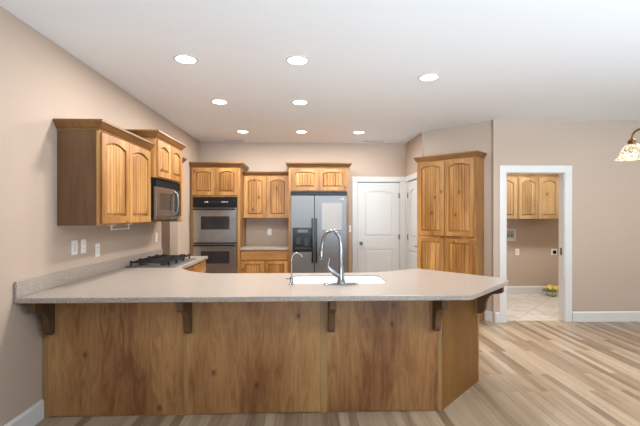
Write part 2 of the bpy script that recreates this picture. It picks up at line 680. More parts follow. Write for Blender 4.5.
w.box(D3[0], D3[1], YC, YC + T, D3[2], CH)
w.box(D3[1], RX, YC, YC + T, 0, CH)
struct(w.build('wall_dining', M['wall']))
w = MB()
w.box(2.45, 5.1, YLB, YLB + T, 0, CH)
w.box(2.60, 2.66, YC + T, YLB, 0, CH)
w.box(5.0, 5.1, YC + T, YLB, 0, CH)
struct(w.build('wall_laundry', M['wall']))
# rear and right walls with big windows, behind and beside the camera
w = MB()
w.box(XL - T, -0.8, RY, RY + 0.1, 0, CH).box(2.8, 3.3, RY, RY + 0.1, 0, CH).box(5.9, RX, RY, RY + 0.1, 0, CH)
w.box(-0.8, 2.8, RY, RY + 0.1, 2.5, CH).box(3.3, 5.9, RY, RY + 0.1, 2.5, CH)
w.box(-0.8, 2.8, RY, RY + 0.1, 0, 0.4).box(3.3, 5.9, RY, RY + 0.1, 0, 0.4)
struct(w.build('wall_rear', M['wall']))
w = MB()
w.box(RX, RX + 0.1, RY, -1.2, 0, CH).box(RX, RX + 0.1, 2.0, YC + T, 0, CH)
w.box(RX, RX + 0.1, -1.2, 2.0, 2.5, CH).box(RX, RX + 0.1, -1.2, 2.0, 0, 0.4)
struct(w.build('wall_side', M['wall']))


def window(name, x0, x1, z0, z1, loc, rz):
    f = MB()
    t = 0.06
    f.box(x0, x1, -0.05, 0.05, z0, z0 + t).box(x0, x1, -0.05, 0.05, z1 - t, z1)
    f.box(x0, x0 + t, -0.05, 0.05, z0 + t, z1 - t).box(x1 - t, x1, -0.05, 0.05, z0 + t, z1 - t)
    m_ = (x0 + x1) / 2
    f.box(m_ - 0.03, m_ + 0.03, -0.04, 0.04, z0 + t, z1 - t)
    o = f.build(name, M['white'], loc=loc)
    o.rotation_euler = (0, 0, rz)
    struct(o)


window('window_1', -1.8, 1.8, 0.4, 2.5, (1.0, RY + 0.05, 0), 0)
window('window_2', -1.3, 1.3, 0.4, 2.5, (4.6, RY + 0.05, 0), 0)
window('window_3', -1.6, 1.6, 0.4, 2.5, (RX + 0.05, 0.4, 0), PI / 2)


def base_profile():
    return [(0, 0), (0.015, 0), (0.015, 0.118), (0.011, 0.126), (0.006, 0.133), (0, 0.137)]


def baseboard(name, a, b, inward):
    """from a to b along the wall, thickness towards `inward`"""
    a, b, n = Vector(a + (0,)), Vector(b + (0,)), Vector(inward + (0,)).normalized()
    r = []
    for p in (a, b):
        r.append([tuple(p + n * d + Vector((0, 0, z))) for d, z in base_profile()])
    struct(MB().loops(r).build(name, M['white']))


baseboard('baseboard_left', (XL, RY + 0.1), (XL, 2.812), (1, 0))
baseboard('baseboard_dining', (D3[1] + 0.095, YC), (RX, YC), (0, -1))
baseboard('baseboard_corner', (B1[0] + 0.002, YC), (D3[0] - 0.087, YC), (0, -1))
baseboard('baseboard_angle', (B1[0] - bd.x * 0.115, B1[1] - bd.y * 0.115), (B1[0] - 0.004, B1[1] - 0.004), (-bn.x, -bn.y))
baseboard('baseboard_laundry', (2.66, YLB), (5.0, YLB), (0, -1))


def casing(name, x0, x1, ztop, wdt, loc, rz, depth, both=False):
    """door casing and jamb, built facing -y with the wall face at y = 0"""
    c = MB()
    for s, e in ((x0 - wdt + 0.008, x0 + 0.008), (x1 - 0.008, x1 + wdt - 0.008)):
        c.box(s, e, -0.016, 0, 0, ztop - 0.008)
    c.box(x0 - wdt + 0.008, x1 + wdt - 0.008, -0.018, 0, ztop - 0.008, ztop + wdt - 0.008)
    c.box(x0 - 0.001, x0 + 0.016, 0, depth, 0, ztop)
    c.box(x1 - 0.016, x1 + 0.001, 0, depth, 0, ztop)
    c.box(x0, x1, 0, depth, ztop - 0.016, ztop + 0.001)
    o = c.build(name, M['white'], bevel=0.003, loc=loc)
    o.rotation_euler = (0, 0, rz)
    return struct(o)


trim1 = casing('trim_1', D1[0], D1[1], D1[2], 0.09, (0, YB, 0), 0, T)
trim2 = casing('trim_2', -(D2[1] - 6.42), 6.42 - D2[0], D2[2], 0.09, (XA, 6.42, 0), -PI / 2, T)
trim3 = casing('trim_3', D3[0], D3[1], D3[2], 0.095, (0, YC, 0), 0, T)
p = MB().box(D3[1] - 0.020, D3[1] - 0.015, YC + 0.045, YC + 0.075, 0.90, 1.0)
p.build('strike_plate', M['bronze'], trim3, loc=(0, -YC, 0))


def panel_door(name, width, height, loc, rz, hinge_side, lever):
    """two-panel moulded door with an arched upper panel; local x across, front at y = 0"""
    d = MB()
    hw = width / 2
    st = 0.115
    y_f, rec = 0.0, 0.010
    zs = dict(b=0.22, r0=0.835, r1=1.06, t=height - 0.145)
    iw = hw - st

    def arch(x):
        return zs['t'] - 0.055 * (x / iw) ** 2
    # slab body behind the face
    d.box(-hw, hw, 0.012, 0.036, 0.012, height)
    # stiles and rails at the face
    d.box(-hw, -iw, y_f, 0.012, 0.012, height)
    d.box(iw, hw, y_f, 0.012, 0.012, height)
    d.box(-iw, iw, y_f, 0.012, 0.012, zs['b'])
    d.box(-iw, iw, y_f, 0.012, zs['r0'], zs['r1'])
    n = 16
    for i in range(n):
        xa, xb = -iw + 2 * iw * i / n, -iw + 2 * iw * (i + 1) / n
        d.add([(xa, 0, arch(xa)), (xb, 0, arch(xb)), (xb, 0, height), (xa, 0, height),
               (xa, 0.012, arch(xa)), (xb, 0.012, arch(xb))], [(0, 1, 2, 3), (0, 4, 5, 1)])
    o = d.build(name, M['white'], loc=loc)
    o.rotation_euler = (0, 0, rz)
    struct(o)
    # the raised fields
    f = MB()
    raised_field(f, -iw, iw, zs['r1'], arch, 0.0118, 0.003, 0.018, 0.022, [])
    f.build('upper_panel', M['white'], o)
    f = MB()
    raised_field(f, -iw, iw, zs['b'], lambda x: zs['r0'], 0.0118, 0.003, 0.018, 0.022, [])
    f.build('lower_panel', M['white'], o)
    for z in (0.25, 1.06, 1.80):
        h = MB()
        sx = hinge_side * (hw + 0.002)
        h.tube([(sx, -0.006, z - 0.045), (sx, -0.006, z + 0.045)], 0.009, 10)
        h.box(min(sx, sx - hinge_side * 0.022), max(sx, sx - hinge_side * 0.022), -0.002, 0.001, z - 0.042, z + 0.042)
        h.build('hinge', M['nickel'], o)
    kx = -hinge_side * (hw - 0.062)
    k = MB()
    m = Matrix.Translation((kx, 0, 0.945)) @ Matrix.Rotation(PI / 2, 4, 'X')
    if lever:
        k.lathe([(0.032, 0), (0.032, 0.006), (0.012, 0.012), (0.011, 0.05), (0.009, 0.055)]).transform(m)
        k.tube([(kx, -0.045, 0.945), (kx + hinge_side * 0.05, -0.05, 0.948), (kx + hinge_side * 0.11, -0.047, 0.94)], [0.010, 0.009, 0.007])
    else:
        k.lathe([(0.032, 0), (0.032, 0.006), (0.012, 0.012), (0.011, 0.028), (0.024, 0.036), (0.029, 0.048), (0.024, 0.060), (0.010, 0.066)]).transform(m)
    k.build('lever_handle' if lever else 'door_knob', M['nickel'], o, smooth=True)
    return o


def raised_field(mb, x0, x1, zb, top, y_rec, y_face, lip, slope, grooves):
    """raised centre panel: flat border of width lip at y_rec, sloping up to the field at y_face; vertical v-grooves in the field"""
    xi0, xi1 = x0 + lip + slope, x1 - lip - slope
    xs = {xi0: 0, xi1: 0}
    n = 14
    for i in range(n + 1):
        xs[xi0 + (xi1 - xi0) * i / n] = 0
    for g in grooves:
        for dx in (-0.0055, 0.0055):
            xs[g + dx] = 0
        xs[g] = 0.009
    cols = sorted(k for k in xs if not any(0 < abs(k - g) < 0.0054 for g in grooves))
    rows = []
    for x in cols:
        u = (x - xi0) / (xi1 - xi0)
        xl = x0 + lip + u * (x1 - x0 - 2 * lip)
        xo = x0 + u * (x1 - x0)
        yf = y_face + xs[x]
        rows.append([(xo, y_rec, zb), (xl, y_rec, zb + lip), (x, yf, zb + lip + slope),
                     (x, yf, top(x) - lip - slope), (xl, y_rec, top(xl) - lip), (xo, y_rec, top(xo))])
    v = [p for r in rows for p in r]
    f = []
    for i in range(len(rows) - 1):
        for k in range(5):
            f.append((i * 6 + k, (i + 1) * 6 + k, (i + 1) * 6 + k + 1, i * 6 + k + 1))
    for i in (0, (len(rows) - 1) * 6):           # the two sides
        f.append((i, i + 1, i + 4, i + 5))
        f.append((i + 1, i + 2, i + 3, i + 4))
    mb.add(v, f)


panel_door('door_1', 0.757, 2.035, ((D1[0] + D1[1]) / 2, YB + 0.012, 0), 0, 1, False)
panel_door('door_2', 0.742, 2.035, (XA + 0.012, (D2[0] + D2[1]) / 2, 0), -PI / 2, -1, True)

# ------------------------------------------------------------------ cabinets


def cab_door(parent, x0, x1, z0, z1, yf, mat, arch=0.035, grooves=True, st=0.058, name='door'):
    """frame-and-panel door whose face is at y = yf - 0.02; its raised panel is a piece of its own"""
    d = MB()
    y0, y1 = yf - 0.020, yf - 0.001
    ix0, ix1 = x0 + st, x1 - st
    iw, cx = (ix1 - ix0) / 2, (ix0 + ix1) / 2
    zb, zt = z0 + st, z1 - st * 0.85

    def top(x):
        return zt - arch * min(1.0, abs(x - cx) / iw) ** 2
    d.box(x0, ix0, y0, y1, z0, z1).box(ix1, x1, y0, y1, z0, z1).box(ix0, ix1, y0 + 0.0005, y1, z0, zb)
    n = 12
    for i in range(n):
        a, b = ix0 + (ix1 - ix0) * i / n, ix0 + (ix1 - ix0) * (i + 1) / n
        d.add([(a, y0, top(a)), (b, y0, top(b)), (b, y0, z1), (a, y0, z1), (a, y1, top(a)), (b, y1, top(b)), (b, y1, z1), (a, y1, z1)],
              [(0, 1, 2, 3), (0, 4, 5, 1), (3, 2, 6, 7), (4, 7, 6, 5)])
    o = d.build(name, mat, parent)
    g = []
    if grooves:
        k = max(2, round((ix1 - ix0 - 0.05) / 0.055))
        g = [ix0 + 0.028 + (ix1 - ix0 - 0.056) * (i + 1) / (k + 1) for i in range(k)]
    f = MB()
    raised_field(f, ix0, ix1, zb, top, y1 - 0.0015, y0 + 0.003, 0.008, 0.018, g)
    f.build('door_panel', mat, o)
    return o


CROWN = [(0.0, 0.0), (0.006, 0.0), (0.008, 0.012), (0.020, 0.022), (0.034, 0.042), (0.046, 0.058), (0.050, 0.062), (0.050, 0.078)]


def crown(parent, x0, x1, yf, yb, z, left, right, mat, s=1.0, zs=1.0):
    rings = []
    for o, h in CROWN:
        l, r = (o * s if left else 0), (o * s if right else 0)
        rings.append([(x0 - l, yb, z + h * zs), (x0 - l, yf - o * s, z + h * zs), (x1 + r, yf - o * s, z + h * zs), (x1 + r, yb, z + h * zs)])
    return MB().loops(rings).build('crown_moulding', mat, parent)


def wall_cab(name, label, loc, rz, w, depth, z0, z1, doors, crown_z=1.0, sides=(True, True), wmat='alder', cat='cabinet', end=None,
             crown_s=1.0, group=None, arch=0.035):
    """depth is to the face frame; doors are (x0, x1, z0, z1) in cabinet coordinates from its left edge; the back is at y = 0"""
    t = thing(name, label, cat, loc, rz, group)
    m = M[wmat]
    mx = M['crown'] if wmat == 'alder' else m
    c = MB().box(0.0, w, -depth + 0.018, -0.002, z0, z1)
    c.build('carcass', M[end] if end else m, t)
    MB().box(0.0, w, -depth, -depth + 0.018, z0, z1).build('face_frame', m, t)
    for d in doors:
        cab_door(t, d[0], d[1], d[2], d[3], -depth, m, arch=arch)
    if crown_z:
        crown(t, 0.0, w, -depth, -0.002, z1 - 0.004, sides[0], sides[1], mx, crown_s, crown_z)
    return t


R90 = PI / 2
# left run, seen edge-on: rotated so that local -y faces into the kitchen
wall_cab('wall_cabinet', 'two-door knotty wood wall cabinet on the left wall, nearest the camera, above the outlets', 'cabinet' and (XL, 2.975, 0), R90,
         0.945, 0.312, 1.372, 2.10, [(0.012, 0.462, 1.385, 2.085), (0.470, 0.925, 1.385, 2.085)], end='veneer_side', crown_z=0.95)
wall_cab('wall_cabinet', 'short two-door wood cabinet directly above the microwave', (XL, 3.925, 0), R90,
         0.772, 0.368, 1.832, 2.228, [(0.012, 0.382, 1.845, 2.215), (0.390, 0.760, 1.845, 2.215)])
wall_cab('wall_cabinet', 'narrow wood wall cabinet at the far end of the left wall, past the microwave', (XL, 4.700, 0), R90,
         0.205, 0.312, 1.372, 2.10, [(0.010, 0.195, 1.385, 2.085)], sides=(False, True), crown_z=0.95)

# oven tower
t = thing('oven_cabinet', 'tall wood cabinet in the back left corner housing the double oven', 'cabinet', (-1.882, YB, 0))
W_ = 0.795
D_ = 0.63
c = MB()
c.box(0, 0.022, -D_ + 0.02, -0.002, 0.0, 2.228).box(W_ - 0.022, W_, -D_ + 0.02, -0.002, 0.0, 2.228)
c.box(0.022, W_ - 0.022, -D_ + 0.02, -0.002, 1.745, 2.228).box(0.022, W_ - 0.022, -D_ + 0.02, -0.002, 0.10, 0.33)
c.box(0.022, W_ - 0.022, -0.02, -0.002, 0.33, 1.745)
c.build('carcass', M['alder'], t)
f = MB()
f.box(0, 0.043, -D_, -D_ + 0.02, 0.0, 2.228).box(W_ - 0.043, W_, -D_, -D_ + 0.02, 0.0, 2.228)
f.box(0.043, W_ - 0.043, -D_, -D_ + 0.02, 1.742, 2.228).box(0.043, W_ - 0.043, -D_, -D_ + 0.02, 0.10, 0.36)
f.build('face_frame', M['alder'], t)
cab_door(t, 0.030, 0.392, 1.772, 2.210, -D_, M['alder'], arch=0.03)
cab_door(t, 0.402, 0.765, 1.772, 2.210, -D_, M['alder'], arch=0.03)
dr = MB().box(0.03, W_ - 0.03, -D_ - 0.02, -D_ - 0.001, 0.12, 0.34).build('drawer', M['alder_x'], t, bevel=0.004)
crown(t, 0, W_, -D_, -0.002, 2.224, True, True, M['crown'])

# upper cabinet between oven tower and refrigerator
wall_cab('wall_cabinet', 'two-door wood wall cabinet between the oven tower and the refrigerator', (-1.085, YB, 0), 0,
         0.783, 0.325, 1.395, 2.125, [(0.014, 0.388, 1.405, 2.105), (0.396, 0.770, 1.405, 2.105)], sides=(False, False), crown_z=0.85)

# base cabinet below it
t = thing('base_cabinet', 'wood base cabinet with one drawer and two doors beside the refrigerator', 'cabinet', (-1.085, YB, 0))
MB().box(0, 0.783, -0.60, -0.002, 0.10, 0.878).box(0.02, 0.763, -0.54, -0.01, 0, 0.10).build('carcass', M['alder'], t)
MB().box(0, 0.783, -0.618, -0.60, 0.10, 0.878).build('face_frame', M['alder_x'], t)
MB().box(0.015, 0.768, -0.638, -0.619, 0.722, 0.862).build('drawer_front', M['alder_x'], t, bevel=0.004)
cab_door(t, 0.015, 0.387, 0.115, 0.705, -0.618, M['alder'], arch=0.0)
cab_door(t, 0.396, 0.768, 0.115, 0.705, -0.618, M['alder'], arch=0.0)

ct = MB().prism([(-1.083, YB - 0.655), (-0.304, YB - 0.655), (-0.304, YB - 0.001), (-1.083, YB - 0.001)], 0.880, 0.915)
tag(ct.build('countertop', M['stone'], bevel=0.004), 'short stone countertop on the back wall between oven tower and refrigerator', 'countertop')

# cabinet round the refrigerator
t = thing('refrigerator_cabinet', 'wood cabinet surrounding the refrigerator, two small doors above it', 'cabinet', (-0.300, YB, 0))
W_ = 0.985
MB().box(0.022, W_ - 0.022, -0.612, -0.002, 1.836, 2.228).build('carcass', M['alder'], t)
for a, b in ((0, 0.022), (W_ - 0.022, W_)):
    MB().box(a, b, -0.612, -0.002, 0, 2.228).build('side_panel', M['alder'], t)
f = MB().box(0, 0.036, -0.63, -0.612, 0, 2.228).box(W_ - 0.036, W_, -0.63, -0.612, 0, 2.228)
f.box(0.036, W_ - 0.036, -0.63, -0.612, 1.836, 2.228)
f.build('face_frame', M['alder'], t)
cab_door(t, 0.045, 0.486, 1.852, 2.205, -0.63, M['alder'], arch=0.022)
cab_door(t, 0.496, 0.940, 1.852, 2.205, -0.63, M['alder'], arch=0.022)
crown(t, 0, W_, -0.63, -0.002, 2.224, True, True, M['crown'])

# pantry on the angled wall
ang = math.atan2(bd.y, bd.x)
pw, pd = 0.875, 0.285
pr = Vector((2.449, 5.239, 0))
po = pr - bd * pw
t = thing('pantry_cabinet', 'tall four-door knotty wood pantry cabinet on the angled wall', 'cabinet', (po.x, po.y, 0), ang)
MB().box(0, pw, -pd + 0.018, -0.003, 0.0, 2.232).build('carcass', M['alder'], t)
MB().box(0, pw, -pd, -pd + 0.018, 0.0, 2.232).build('face_frame', M['alder'], t)
for x0, x1 in ((0.018, 0.432), (0.443, 0.857)):
    cab_door(t, x0, x1, 1.160, 2.215, -pd, M['alder'], arch=0.035)
for x0, x1 in ((0.018, 0.432), (0.443, 0.857)):
    cab_door(t, x0, x1, 0.12, 1.118, -pd, M['alder'], arch=0.0)
crown(t, 0, pw, -pd, -0.003, 2.226, True, True, M['crown'], 0.75)

# laundry cabinets
for i, (x0, lab) in enumerate(((2.93, 'pale wood wall cabinet in the laundry room, left one, partly hidden by the door casing'),
                               (3.683, 'pale wood wall cabinet in the laundry room, right one, two arched doors'))):
    wall_cab('laundry_cabinet', lab, (x0, YLB, 0), 0, 0.750, 0.36, 1.372, 2.125,
             [(0.010, 0.370, 1.385, 2.105), (0.380, 0.740, 1.385, 2.105)], sides=(i == 0, i == 1), wmat='laundry_wood', crown_z=0.8, arch=0.05)

# left-run base cabinet under the cooktop
t = thing('base_cabinet', 'wood base cabinet under the cooktop on the left wall', 'cabinet', (XL, 3.62, 0), R90)
MB().box(0, 1.43, -0.545, -0.002, 0.10, 0.878).box(0.0, 1.41, -0.48, -0.01, 0, 0.10).build('carcass', M['alder'], t)
MB().box(0.36, 1.43, -0.563, -0.545, 0.10, 0.878).build('face_frame', M['alder'], t)
for a, b in ((0.40, 0.90), (0.91, 1.41)):
    MB().box(a, b, -0.583, -0.564, 0.722, 0.862).build('drawer_front', M['alder_x'], t, bevel=0.004)
    cab_door(t, a, b, 0.115, 0.705, -0.563, M['alder'], arch=0.0)

# ------------------------------------------------------------------ peninsula
YP = 2.817
t = thing('peninsula_cabinet', 'long wood-panelled peninsula bar base with corbels facing the camera', 'cabinet', (0, YP, 0))
off = Vector((0, YP, 0))


def loc2(p):
    return (p[0], p[1] - YP)


foot = [(XL + 0.003, YP + 0.006), (0.990, YP + 0.006), (1.488, 3.318), (1.06, 3.745), (0.60, 3.525), (-1.29, 3.525), (-1.29, 3.60), (XL + 0.003, 3.60)]
MB().prism([loc2(q) for q in foot], 0.0, 0.8795, [loc2(q) for q in rrect(-0.175, 0.680, 2.965, 3.470, 0.09)]).build('carcass', M['veneer'], t)
spans = [(-1.848, -0.895), (-0.860, 0.095), (0.146, 0.966)]
for a, b in spans:
    MB().box(a, b, -0.004, 0.006, 0.012, 0.8795).build('back_panel', M['veneer'], t)
for a, b in ((XL + 0.003, -1.848), (-0.895, -0.860), (0.095, 0.146), (0.966, 0.998)):
    MB().box(a, b, -0.007, 0.006, 0.0, 0.8795).build('batten', M['batten'], t, bevel=0.0025)
# the face at 45 degrees
c45 = math.sqrt(0.5)
e0, e1 = Vector((0.990, 0.006, 0)), Vector((1.488, 3.318 - YP, 0))
ed = (e1 - e0).normalized()
en = Vector((ed.y, -ed.x, 0))


def angled(l0, l1, d0, d1):
    q = [e0 + ed * l0 + en * d0, e0 + ed * l1 + en * d0, e0 + ed * l1 + en * d1, e0 + ed * l0 + en * d1]
    return [(v_.x, v_.y) for v_ in q]


el = (e1 - e0).length
MB().prism(angled(0.012, el - 0.02, 0, 0.009), 0.0, 0.8795).build('end_panel', M['veneer_gold'], t)
MB().prism(angled(el - 0.02, el + 0.012, -0.03, 0.014), 0.0, 0.8795).build('batten', M['veneer'], t, bevel=0.0025)


def corbel(parent, m, h=0.272, dep=0.215, wd=0.044):
    """ogee bracket: local y = 0 on the panel, reaching to -dep, hung from z = 0.8795"""
    zt = 0.8785
    pr_ = [(-0.012, zt), (-dep, zt), (-dep, zt - 0.066), (-dep + 0.006, zt - 0.074), (-dep + 0.030, zt - 0.078)]
    pr_ += bez((-dep + 0.034, zt - 0.084), (-dep + 0.085, zt - 0.086), (-dep + 0.118, zt - 0.108), (-dep + 0.134, zt - 0.175), 9)
    pr_ += bez((-dep + 0.138, zt - 0.195), (-dep + 0.142, zt - 0.235), (-dep + 0.146, zt - 0.255), (-0.052, zt - h + 0.006), 6)
    pr_ += [(-0.044, zt - h), (-0.012, zt - h)]
    b = MB().profile(pr_, 'x', -wd / 2, wd / 2).transform(m).build('corbel', M['corbel'], parent, bevel=0.002)
    k = MB().box(-wd / 2 - 0.012, wd / 2 + 0.012, -0.0125, -0.004, zt - h - 0.012, zt).transform(m)
    k.build('corbel_backplate', M['batten'], b)


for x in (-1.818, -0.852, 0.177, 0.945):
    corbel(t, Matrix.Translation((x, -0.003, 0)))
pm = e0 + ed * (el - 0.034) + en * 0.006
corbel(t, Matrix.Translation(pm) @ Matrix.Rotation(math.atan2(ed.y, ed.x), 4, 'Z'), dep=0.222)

# countertop with the sink cut-out
CT = 0.915
outline = [(XL + 0.001, 2.541), (1.104, 2.541), (1.640, 3.077), (1.654, 3.105), (1.655, 3.235), (1.640, 3.262), (1.125, 3.815), (1.10, 3.826), (1.05, 3.815)]
outline += bez((0.98, 3.775), (0.80, 3.66), (0.70, 3.565), (0.45, 3.565), 8)
outline += [(-0.80, 3.565)]
outline += bez((-0.88, 3.570), (-1.03, 3.62), (-1.24, 3.80), (-1.298, 4.03), 8)
outline += [(-1.298, 5.075), (XL + 0.001, 5.075)]
hole = rrect(-0.135, 0.640, 3.005, 3.430, 0.075)
ctop = tag(MB().prism(outline, 0.880, CT, hole).build('countertop', M['stone'], bevel=0.004), 'long speckled beige stone countertop on the peninsula and left run', 'countertop')
MB().box(XL + 0.001, XL + 0.021, 2.543, 5.055, CT, 1.018).build('backsplash', M['stone'], ctop, bevel=0.003)

# sink
ins = [(0.876, 0.0015, 0.0735), (0.903, 0.0015, 0.0735), (0.9045, 0.004, 0.071), (0.903, 0.0065, 0.069), (0.870, 0.008, 0.068), (0.73, 0.018, 0.065), (0.712, 0.040, 0.055)]
rings = [[(x, y, z) for x, y in rrect(-0.135 + g, 0.640 - g, 3.005 + g, 3.430 - g, r)] for z, g, r in ins]
sink = thing('kitchen_sink', 'white undermount kitchen sink set in the peninsula countertop', 'sink', (0.2525, 3.2175, 0.70))
ms = MB().loops(rings, cap_first=False, cap_last=True)
ms.transform(Matrix.Translation((-0.2525, -3.2175, -0.70)))
ms.build('basin', M['porcelain'], sink, smooth=True)
MB().lathe([(0.045, 0.013), (0.045, 0.016), (0.034, 0.017), (0.030, 0.0135), (0.001, 0.0135)], seg=20).build('drain', M['chrome'], sink, smooth=True)

# main faucet
fa = thing('kitchen_faucet', 'tall chrome gooseneck kitchen faucet with pull-down spray head behind the sink', 'faucet', (0.262, 2.962, CT))
MB().loops([[(x, y, z) for x, y in rrect(-0.135 + g, 0.135 - g, -0.031 + g, 0.031 - g, 0.03 - g)] for z, g in ((0.0005, 0), (0.006, 0), (0.010, 0.005))]).build('base_plate', M['chrome'], fa, smooth=True)
MB().lathe([(0.034, 0.009), (0.031, 0.016), (0.027, 0.05), (0.024, 0.10), (0.0205, 0.14), (0.0165, 0.17)], seg=20).build('body', M['chrome'], fa, smooth=True)
dirx = Vector((-0.97, 0.25, 0)).normalized()
path = [(0, 0, 0.16), (0, 0, 0.22), (0, 0, 0.28)]
for i in range(1, 15):
    a = PI * i / 14 * 0.98
    r_ = 0.074
    q = dirx * (r_ - r_ * math.cos(a))
    path.append((q.x, q.y, 0.295 + r_ * 1.55 * math.sin(a)))
e_ = dirx * 0.152
path.append((e_.x, e_.y, 0.272))
MB().tube(path, 0.0145, 14).build('spout', M['chrome'], fa, smooth=True)
e2 = dirx * 0.157
MB().tube([(e_.x, e_.y, 0.288), (e_.x, e_.y, 0.275), (e2.x, e2.y, 0.215), (e2.x, e2.y, 0.192), (e2.x, e2.y, 0.190)], [0.0148, 0.018, 0.0215, 0.0195, 0.014], 14).build('spray_head', M['chrome'], fa, smooth=True)
MB().tube([(-0.012, -0.006, 0.065), (-0.05, -0.012, 0.09), (-0.088, -0.018, 0.122), (-0.103, -0.02, 0.148), (-0.098, -0.02, 0.172), (-0.090, -0.02, 0.205)], [0.021, 0.021, 0.016, 0.009, 0.0045, 0.0035], 12).transform(Matrix.Identity(4)).build('lever', M['chrome'], fa, smooth=True)

# filtered-water tap
wf = thing('water_tap', 'slim gooseneck drinking water tap left of the main faucet', 'faucet', (-0.120, 2.975, CT))
MB().lathe([(0.021, 0.0005), (0.021, 0.006), (0.014, 0.012), (0.0135, 0.05), (0.010, 0.062)], seg=16).build('body', M['chrome'], wf, smooth=True)
path = [(0, 0, 0.06), (0, 0, 0.13), (0, 0, 0.195)]
for i in range(1, 13):
    a = PI * i / 12 * 0.86
    path.append((0.042 - 0.042 * math.cos(a), 0.004 * i / 12, 0.195 + 0.048 * math.sin(a)))
MB().tube(path, 0.0052, 10).build('spout', M['chrome'], wf, smooth=True)
MB().tube([(-0.010, 0, 0.045), (-0.034, 0, 0.046), (-0.040, 0, 0.047)], [0.006, 0.006, 0.004], 10).build('lever', M['chrome'], wf, smooth=True)

# ------------------------------------------------------------------ cooktop
CX0, CX1, CY0, CY1 = -1.855, -1.345, 3.97, 4.73
ck = thing('gas_cooktop', 'black-grated gas cooktop in the left countertop below the microwave', 'cooktop', ((CX0 + CX1) / 2, (CY0 + CY1) / 2, CT))
hx, hy = (CX1 - CX0) / 2, (CY1 - CY0) / 2
MB().loops([[(x, y, z) for x, y in rrect(-hx + g, hx - g, -hy + g, hy - g, 0.02)] for z, g in ((0.0005, 0), (0.008, 0), (0.012, 0.006), (0.010, 0.03))]).build('tray', M['steel'], ck)
for bx, by in ((-0.12, -0.24), (0.10, -0.24), (-0.12, 0.24), (0.10, 0.24), (-0.01, 0.0)):
    MB().lathe([(0.05, 0.010), (0.048, 0.018), (0.036, 0.020), (0.036, 0.028), (0.030, 0.032), (0.001, 0.033)], (bx, by, 0), 18).build('burner', M['black_mat'], ck, smooth=True)
for g0, g1 in ((-0.345, -0.125), (-0.112, 0.112), (0.125, 0.345)):
    g = MB()
    x0, x1, zt = -0.215, 0.185, 0.055
    for x in (x0, (x0 + x1) / 2 - 0.006, x1 - 0.012):
        g.box(x, x + 0.012, g0, g1, zt - 0.014, zt)
    for y in (g0, (g0 + g1) / 2 - 0.006, g1 - 0.012):
        g.box(x0, x1, y, y + 0.012, zt - 0.014, zt)
    for x in (x0, x1 - 0.014):
        for y in (g0, g1 - 0.014):
            g.box(x, x + 0.014, y, y + 0.014, 0.010, zt)
            g.box(x - 0.004, x + 0.018, y - 0.002, y + 0.016, zt, zt + 0.010)
    for x in (-0.12, 0.10):
        for y in (g0, g1 - 0.012):
            g.box(x - 0.03, x + 0.03, y, y + 0.012, zt, zt + 0.008)
    g.build('grate', M['black_mat'], ck)

# ------------------------------------------------------------------ microwave (local -y is its front)
mw = thing('microwave', 'stainless over-the-range microwave mounted above the cooktop', 'microwave', (XL, 3.930, 1.405), R90)
mwW, mwD, mwH = 0.762, 0.345, 0.424
MB().box(0, mwW, -mwD, -0.003, 0, mwH).build('body', M['black'], mw, bevel=0.003)
MB().box(0.004, mwW - 0.004, -mwD - 0.022, -mwD - 0.001, mwH - 0.086, mwH - 0.004).build('vent_grille', M['black_matte'], mw, bevel=0.003)
d_ = MB()
x0, x1, z0, z1 = 0.006, 0.545, 0.030, mwH - 0.090
d_.box(x0, x0 + 0.075, -mwD - 0.030, -mwD - 0.001, z0, z1).box(x1 - 0.055, x1, -mwD - 0.030, -mwD - 0.001, z0, z1)
d_.box(x0 + 0.075, x1 - 0.055, -mwD - 0.030, -mwD - 0.001, z0, z0 + 0.07).box(x0 + 0.075, x1 - 0.055, -mwD - 0.030, -mwD - 0.001, z1 - 0.06, z1)
door = d_.build('door', M['steel_dark'], mw, bevel=0.003)
MB().box(x0 + 0.075, x1 - 0.055, -mwD - 0.024, -mwD - 0.002, z0 + 0.07, z1 - 0.06).build('door_window', M['glass_dark'], door)
MB().tube([(x1 - 0.018, -mwD - 0.03, z0 + 0.02), (x1 - 0.016, -mwD - 0.062, z0 + 0.05), (x1 - 0.012, -mwD - 0.072, (z0 + z1) / 2), (x1 - 0.016, -mwD - 0.062, z1 - 0.05), (x1 - 0.018, -mwD - 0.03, z1 - 0.02)], 0.011, 10).build('handle', M['steel'], door, smooth=True)
cp = MB().box(0.551, mwW - 0.006, -mwD - 0.028, -mwD - 0.001, z0, z1).build('control_panel', M['black'], mw, bevel=0.003)
MB().box(0.600, mwW - 0.04, -mwD - 0.0295, -mwD - 0.028, z1 - 0.07, z1 - 0.03).build('display', M['glass_dark'], cp)
for r in range(4):
    for k in range(3):
        MB().box(0.603 + k * 0.042, 0.633 + k * 0.042, -mwD - 0.0293, -mwD - 0.028, z0 + 0.03 + r * 0.045, z0 + 0.055 + r * 0.045).build('button', M['slot'], cp)
MB().box(0.004, mwW - 0.004, -mwD - 0.020, -mwD - 0.001, 0.003, 0.027).build('bottom_trim', M['steel_dark'], mw)

